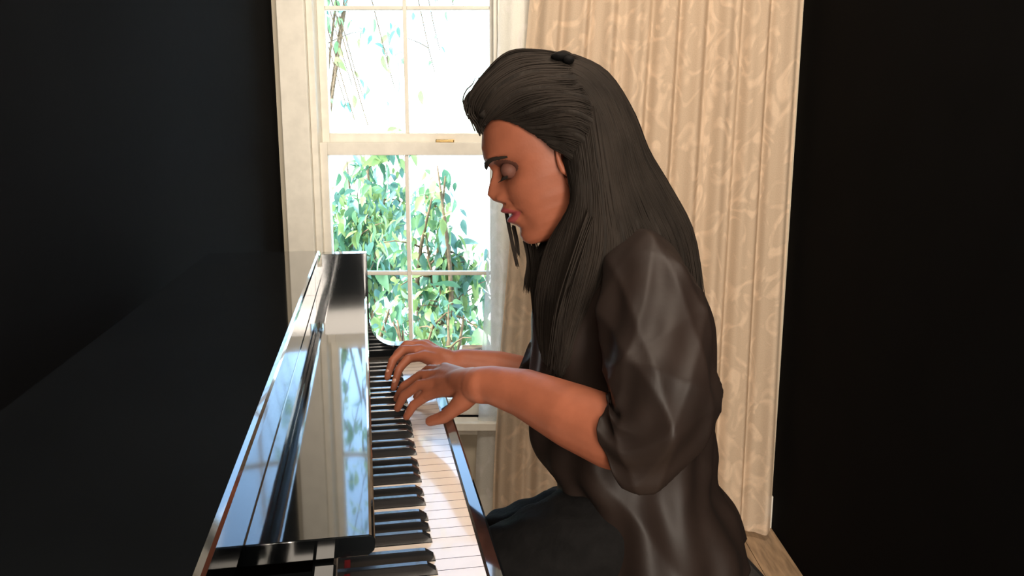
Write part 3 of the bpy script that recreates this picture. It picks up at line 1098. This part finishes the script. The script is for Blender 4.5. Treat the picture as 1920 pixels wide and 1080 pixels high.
def sleeve(path, side, hollow):
    rings = []
    P = [at(x, y, Y) for x, y, Y, *_ in path]
    for i, q in enumerate(path):
        d = (P[min(i + 1, len(P) - 1)] - P[max(i - 1, 0)]).normalized()
        a = d.cross(Vector((0, 1, 0))).normalized()
        b = d.cross(a).normalized()
        rings.append((P[i], a * q[3], b * q[4]))

    def dsp(t, a):
        e = min(1, t * 4)
        rid = lambda q: (1 - abs(math.sin(q))) ** 1.6
        d = .009 * e * rid(a * 1.5 + t * 5 + side) + .005 * e * rid(a * 2.5 - t * 7 + 2 * side) - .006 * e
        d += .0042 * e * rid(a * 3 + t * 4.5 + 1 + side) + .003 * e * rid(a * 1.0 - t * 11)
        d += .006 * e * rid(a * .5 + t * 9 + .5) * (t > .0) + .002 * e * math.sin(a * 7 - t * 21)
        return d
    return loft(rings, 110, 120, dsp, hollow)


sl = sleeve([(1190, 485, 1.09, .045, .055), (1206, 520, 1.04, .056, .062), (1222, 590, .99, .062, .070), (1234, 670, .95, .064, .072), (1238, 735, .925, .064, .072),
             (1234, 785, .915, .060, .070), (1216, 812, .92, .056, .066), (1186, 820, .935, .056, .066)], 0.4, 30)
blouse.add(sl.v, sl.f)
sl = sleeve([(1150, 500, 1.30, .06, .06), (1135, 560, 1.35, .072, .066), (1100, 630, 1.385, .078, .068), (1055, 690, 1.40, .076, .066), (1012, 692, 1.41, .064, .06), (980, 680, 1.415, .052, .055)], 2.0, 30)
blouse.add(sl.v, sl.f)
loc_build(blouse, 'blouse', M_blouse)
# neckband
band = MB()
nbp = []
for k in range(25):
    t = 2 * math.pi * k / 24
    c = at(1148, 430, 1.185)
    nbp.append(c + Vector((.057 * math.cos(t), .066 * math.sin(t), .012 - .024 * math.cos(t))))
band.tube(nbp, .005, 8, cap=False)
loc_build(band, 'neckband', M_blouse)

# trousers and shoes
tr = MB()
tr.chain([(pelvis + Vector((0.0, 0, -.01)), .128), (pelvis + Vector((-.01, -.08, -.02)), .10), (pelvis + Vector((-.01, .08, -.02)), .10)], 20)
for h_, k_, f_ in legs:
    tr.chain([(h_, .084), (h_.lerp(k_, .5), .084), (k_, .064), (k_.lerp(f_, .35), .060), (f_ + Vector((0, 0, .05)), .052)], 20)
tme = remeshed(tr, .007, 4, 'trousers')
tv = tme.vertices
for q in tv:
    q.co = q.co - PO + Vector((0, 0, .0022 * math.sin(q.co.x * 90 + q.co.z * 60) + .002 * math.sin(q.co.y * 120 + q.co.x * 70)))
link('trousers', tme, M_trouser, person, True)
for h_, k_, f_ in legs:
    s = MB().chain([(f_ + Vector((.04, 0, -.028)), .040), (f_ + Vector((-.05, 0, -.03)), .038), (f_ + Vector((-.14, 0, -.037)), .030)], 16)
    s.v = [(a, b, max(c, .0062)) for a, b, c in s.v]
    loc_build(s, 'shoe', M_trouser)

# ------------------------------------------------------------------ outdoors
GZ = -0.25
g_ = tag(MB().box(-200, 200, WY + TH, 400, GZ - .1, GZ).build('patio_ground', M_ground), kind='structure')


def leaf_mesh(name, L, W, m, curl):
    n = 6
    v, f = [], []
    for i in range(n + 1):
        t = i / n
        wd = W * math.sin(math.pi * min(1, t ** .8)) * .5 + .0004
        z = -curl * L * t * t
        v += [(-wd, L * t, z + wd * .35), (0, L * t, z), (wd, L * t, z + wd * .35)]
    for i in range(n):
        a = i * 3
        f += [(a, a + 1, a + 4, a + 3), (a + 1, a + 2, a + 5, a + 4)]
    me = mesh(name, v, f)
    me.materials.append(m)
    me.polygons.foreach_set('use_smooth', [True] * len(me.polygons))
    return me


LM = []
for i, (L, W) in enumerate(((.085, .036), (.105, .044), (.07, .032), (.12, .05))):
    for j, m in enumerate(LEAF):
        LM.append(leaf_mesh('leaf', L, W, m, .2 + .12 * ((i + j) % 3)))


def shrub(name, base, tips, label, cat, n_leaf, n_stuff, sc=1.0, sprd=.10, group=None, trunk=.02, kinds_=None, droop=False):
    root = empty(name, base)
    tag(root, label, cat, group)
    base = Vector(base)
    paths = []
    tr_ = MB()
    for tpx, tpy, tY in tips:
        tip = at(tpx, tpy, tY)
        mid = base.lerp(tip, .5) + Vector((R.uniform(-.1, .1), R.uniform(-.1, .1), R.uniform(.0, .18)))
        if droop:
            mid = Vector((tip.x - .45, tip.y, tip.z + 1.3))
        P = crom([tuple(base), tuple(mid), tuple(tip)], 14)
        paths.append(P)
        tr_.tube([tuple(Vector(p) - base) for p in P], list(np.linspace(trunk, .003, 14)), 6)
        for q in range(3):
            a = Vector(P[R.randint(6, 12)])
            b = a + Vector((R.uniform(-1, 1), R.uniform(-1, 1), R.uniform(-.6, .8))) * sprd * 2.0
            paths.append(crom([tuple(a), tuple(a.lerp(b, .5) + Vector((0, 0, .02))), tuple(b)], 14))
            tr_.tube([tuple(Vector(p) - base) for p in paths[-1][::4]], [.005, .004, .003, .002], 5)
    tr_.build('branch', M_bark, root, True)
    lv = [m for m in LM if kinds_ is None or m.materials[0] in kinds_]

    def xf(i, k_=1.0):
        P = paths[R.randrange(len(paths))]
        k = R.randint(5, 13)
        p = Vector(P[k]) + Vector((R.gauss(0, 1), R.gauss(0, 1), R.gauss(0, 1))) * sprd * .5
        rot = Matrix.Rotation(R.uniform(0, 6.28), 4, 'Z') @ Matrix.Rotation(R.gauss(-.9, .55), 4, 'X') @ Matrix.Rotation(R.gauss(0, .6), 4, 'Y')
        s = k_ * sc * R.uniform(.65, 1.25)
        return Matrix.Translation(p - base) @ rot @ Matrix.Scale(s, 4)
    for i in range(n_leaf):
        o = bpy.data.objects.new('leaf', R.choice(lv))
        COL.objects.link(o)
        o.parent = root
        o.matrix_local = xf(i)
    if n_stuff:
        bins = {}
        for i in range(n_stuff):
            me = R.choice(lv)
            M4 = np.array(xf(i, .62))
            co = np.array([(*v.co, 1) for v in me.vertices]) @ M4.T
            key = me.materials[0].name
            bins.setdefault(key, MB()).add(co[:, :3], [tuple(p.vertices) for p in me.polygons])
        allm = MB()
        ms = []
        rng = []
        for key, q in bins.items():
            ms.append(bpy.data.materials[key])
            rng.append(len(q.f))
            allm.add(q.v, q.f)
        me = mesh('foliage', allm.v, allm.f)
        for m in ms:
            me.materials.append(m)
        idx = np.repeat(np.arange(len(rng)), rng)
        me.polygons.foreach_set('material_index', idx.astype(np.int32))
        o = link('foliage', me, None, root, True)
        o['kind'] = 'stuff'
    return root


def gp(px, Y):
    p = at(px, 500, Y)
    return (p.x, Y, GZ)


shrub('leafy_shrub', gp(650, 4.4), [(650, 300, 4.3), (690, 300, 4.4), (670, 360, 4.2), (720, 340, 4.5), (690, 400, 4.2), (720, 420, 4.4), (670, 440, 4.1), (710, 470, 4.2), (610, 380, 4.4), (640, 500, 4.3)],
      'dense broad-leaved green shrub outside the left window pane', 'shrub', 290, 1500, sc=1.2, sprd=.11)
shrub('tall_shrub', gp(815, 3.5), [(820, 310, 3.4), (835, 330, 3.5), (810, 370, 3.4), (795, 420, 3.5), (830, 440, 3.4), (850, 480, 3.5), (800, 480, 3.4), (840, 540, 3.4), (880, 510, 3.6), (820, 570, 3.4)],
      'upright shrub with drooping leaves outside the right window pane', 'shrub', 260, 620, sprd=.09)
shrub('low_shrub', gp(735, 2.85), [(730, 580, 2.85), (745, 600, 2.85), (722, 620, 2.85), (755, 620, 2.85), (735, 640, 2.85)],
      'low shrub with round leaves just behind the far end of the keyboard', 'shrub', 110, 160, sc=.75, sprd=.07)
shrub('slender_shrub', gp(835, 3.0), [(815, 600, 3.0), (840, 600, 3.0), (840, 640, 3.0), (850, 650, 3.0), (870, 590, 3.05), (830, 680, 3.0)],
      'slender small-leaved shrub low in the right window pane', 'shrub', 90, 120, sc=.6, sprd=.06)
shrub('garden_tree', gp(560, 6.2), [(660, 160, 6), (680, 180, 6), (665, 225, 6), (690, 235, 6), (740, 165, 6), (650, 200, 6), (825, 95, 6.2), (815, 135, 6.2), (850, 10, 6), (820, 2, 6), (655, -80, 6), (700, -160, 6), (660, -240, 6), (690, -330, 6), (630, -420, 6), (680, -500, 6), (640, -20, 6)],
      'pale garden tree reaching across the upper sash', 'tree', 280, 300, sc=1.2, sprd=.14, trunk=.012, droop=True, kinds_=LEAF[:3])
pb_ = at(898, 690, 2.72)
pt = empty('planter_box', (pb_.x, 2.72, GZ))
tag(pt, 'grey-blue planter standing outside at the lower right of the window', 'planter')
zt = at(898, 655, 2.72).z - GZ
q = MB()
q.prism([(-.055, 0), (.055, 0), (.07, zt), (-.07, zt)], -.06, .06, lambda p, r, a: (p, a, r))
q.build('pot', M_planter, pt, bevel=.006)
MB().box(-.06, .06, -.05, .05, zt - .02, zt + .003).build('soil', M_soil, pt)
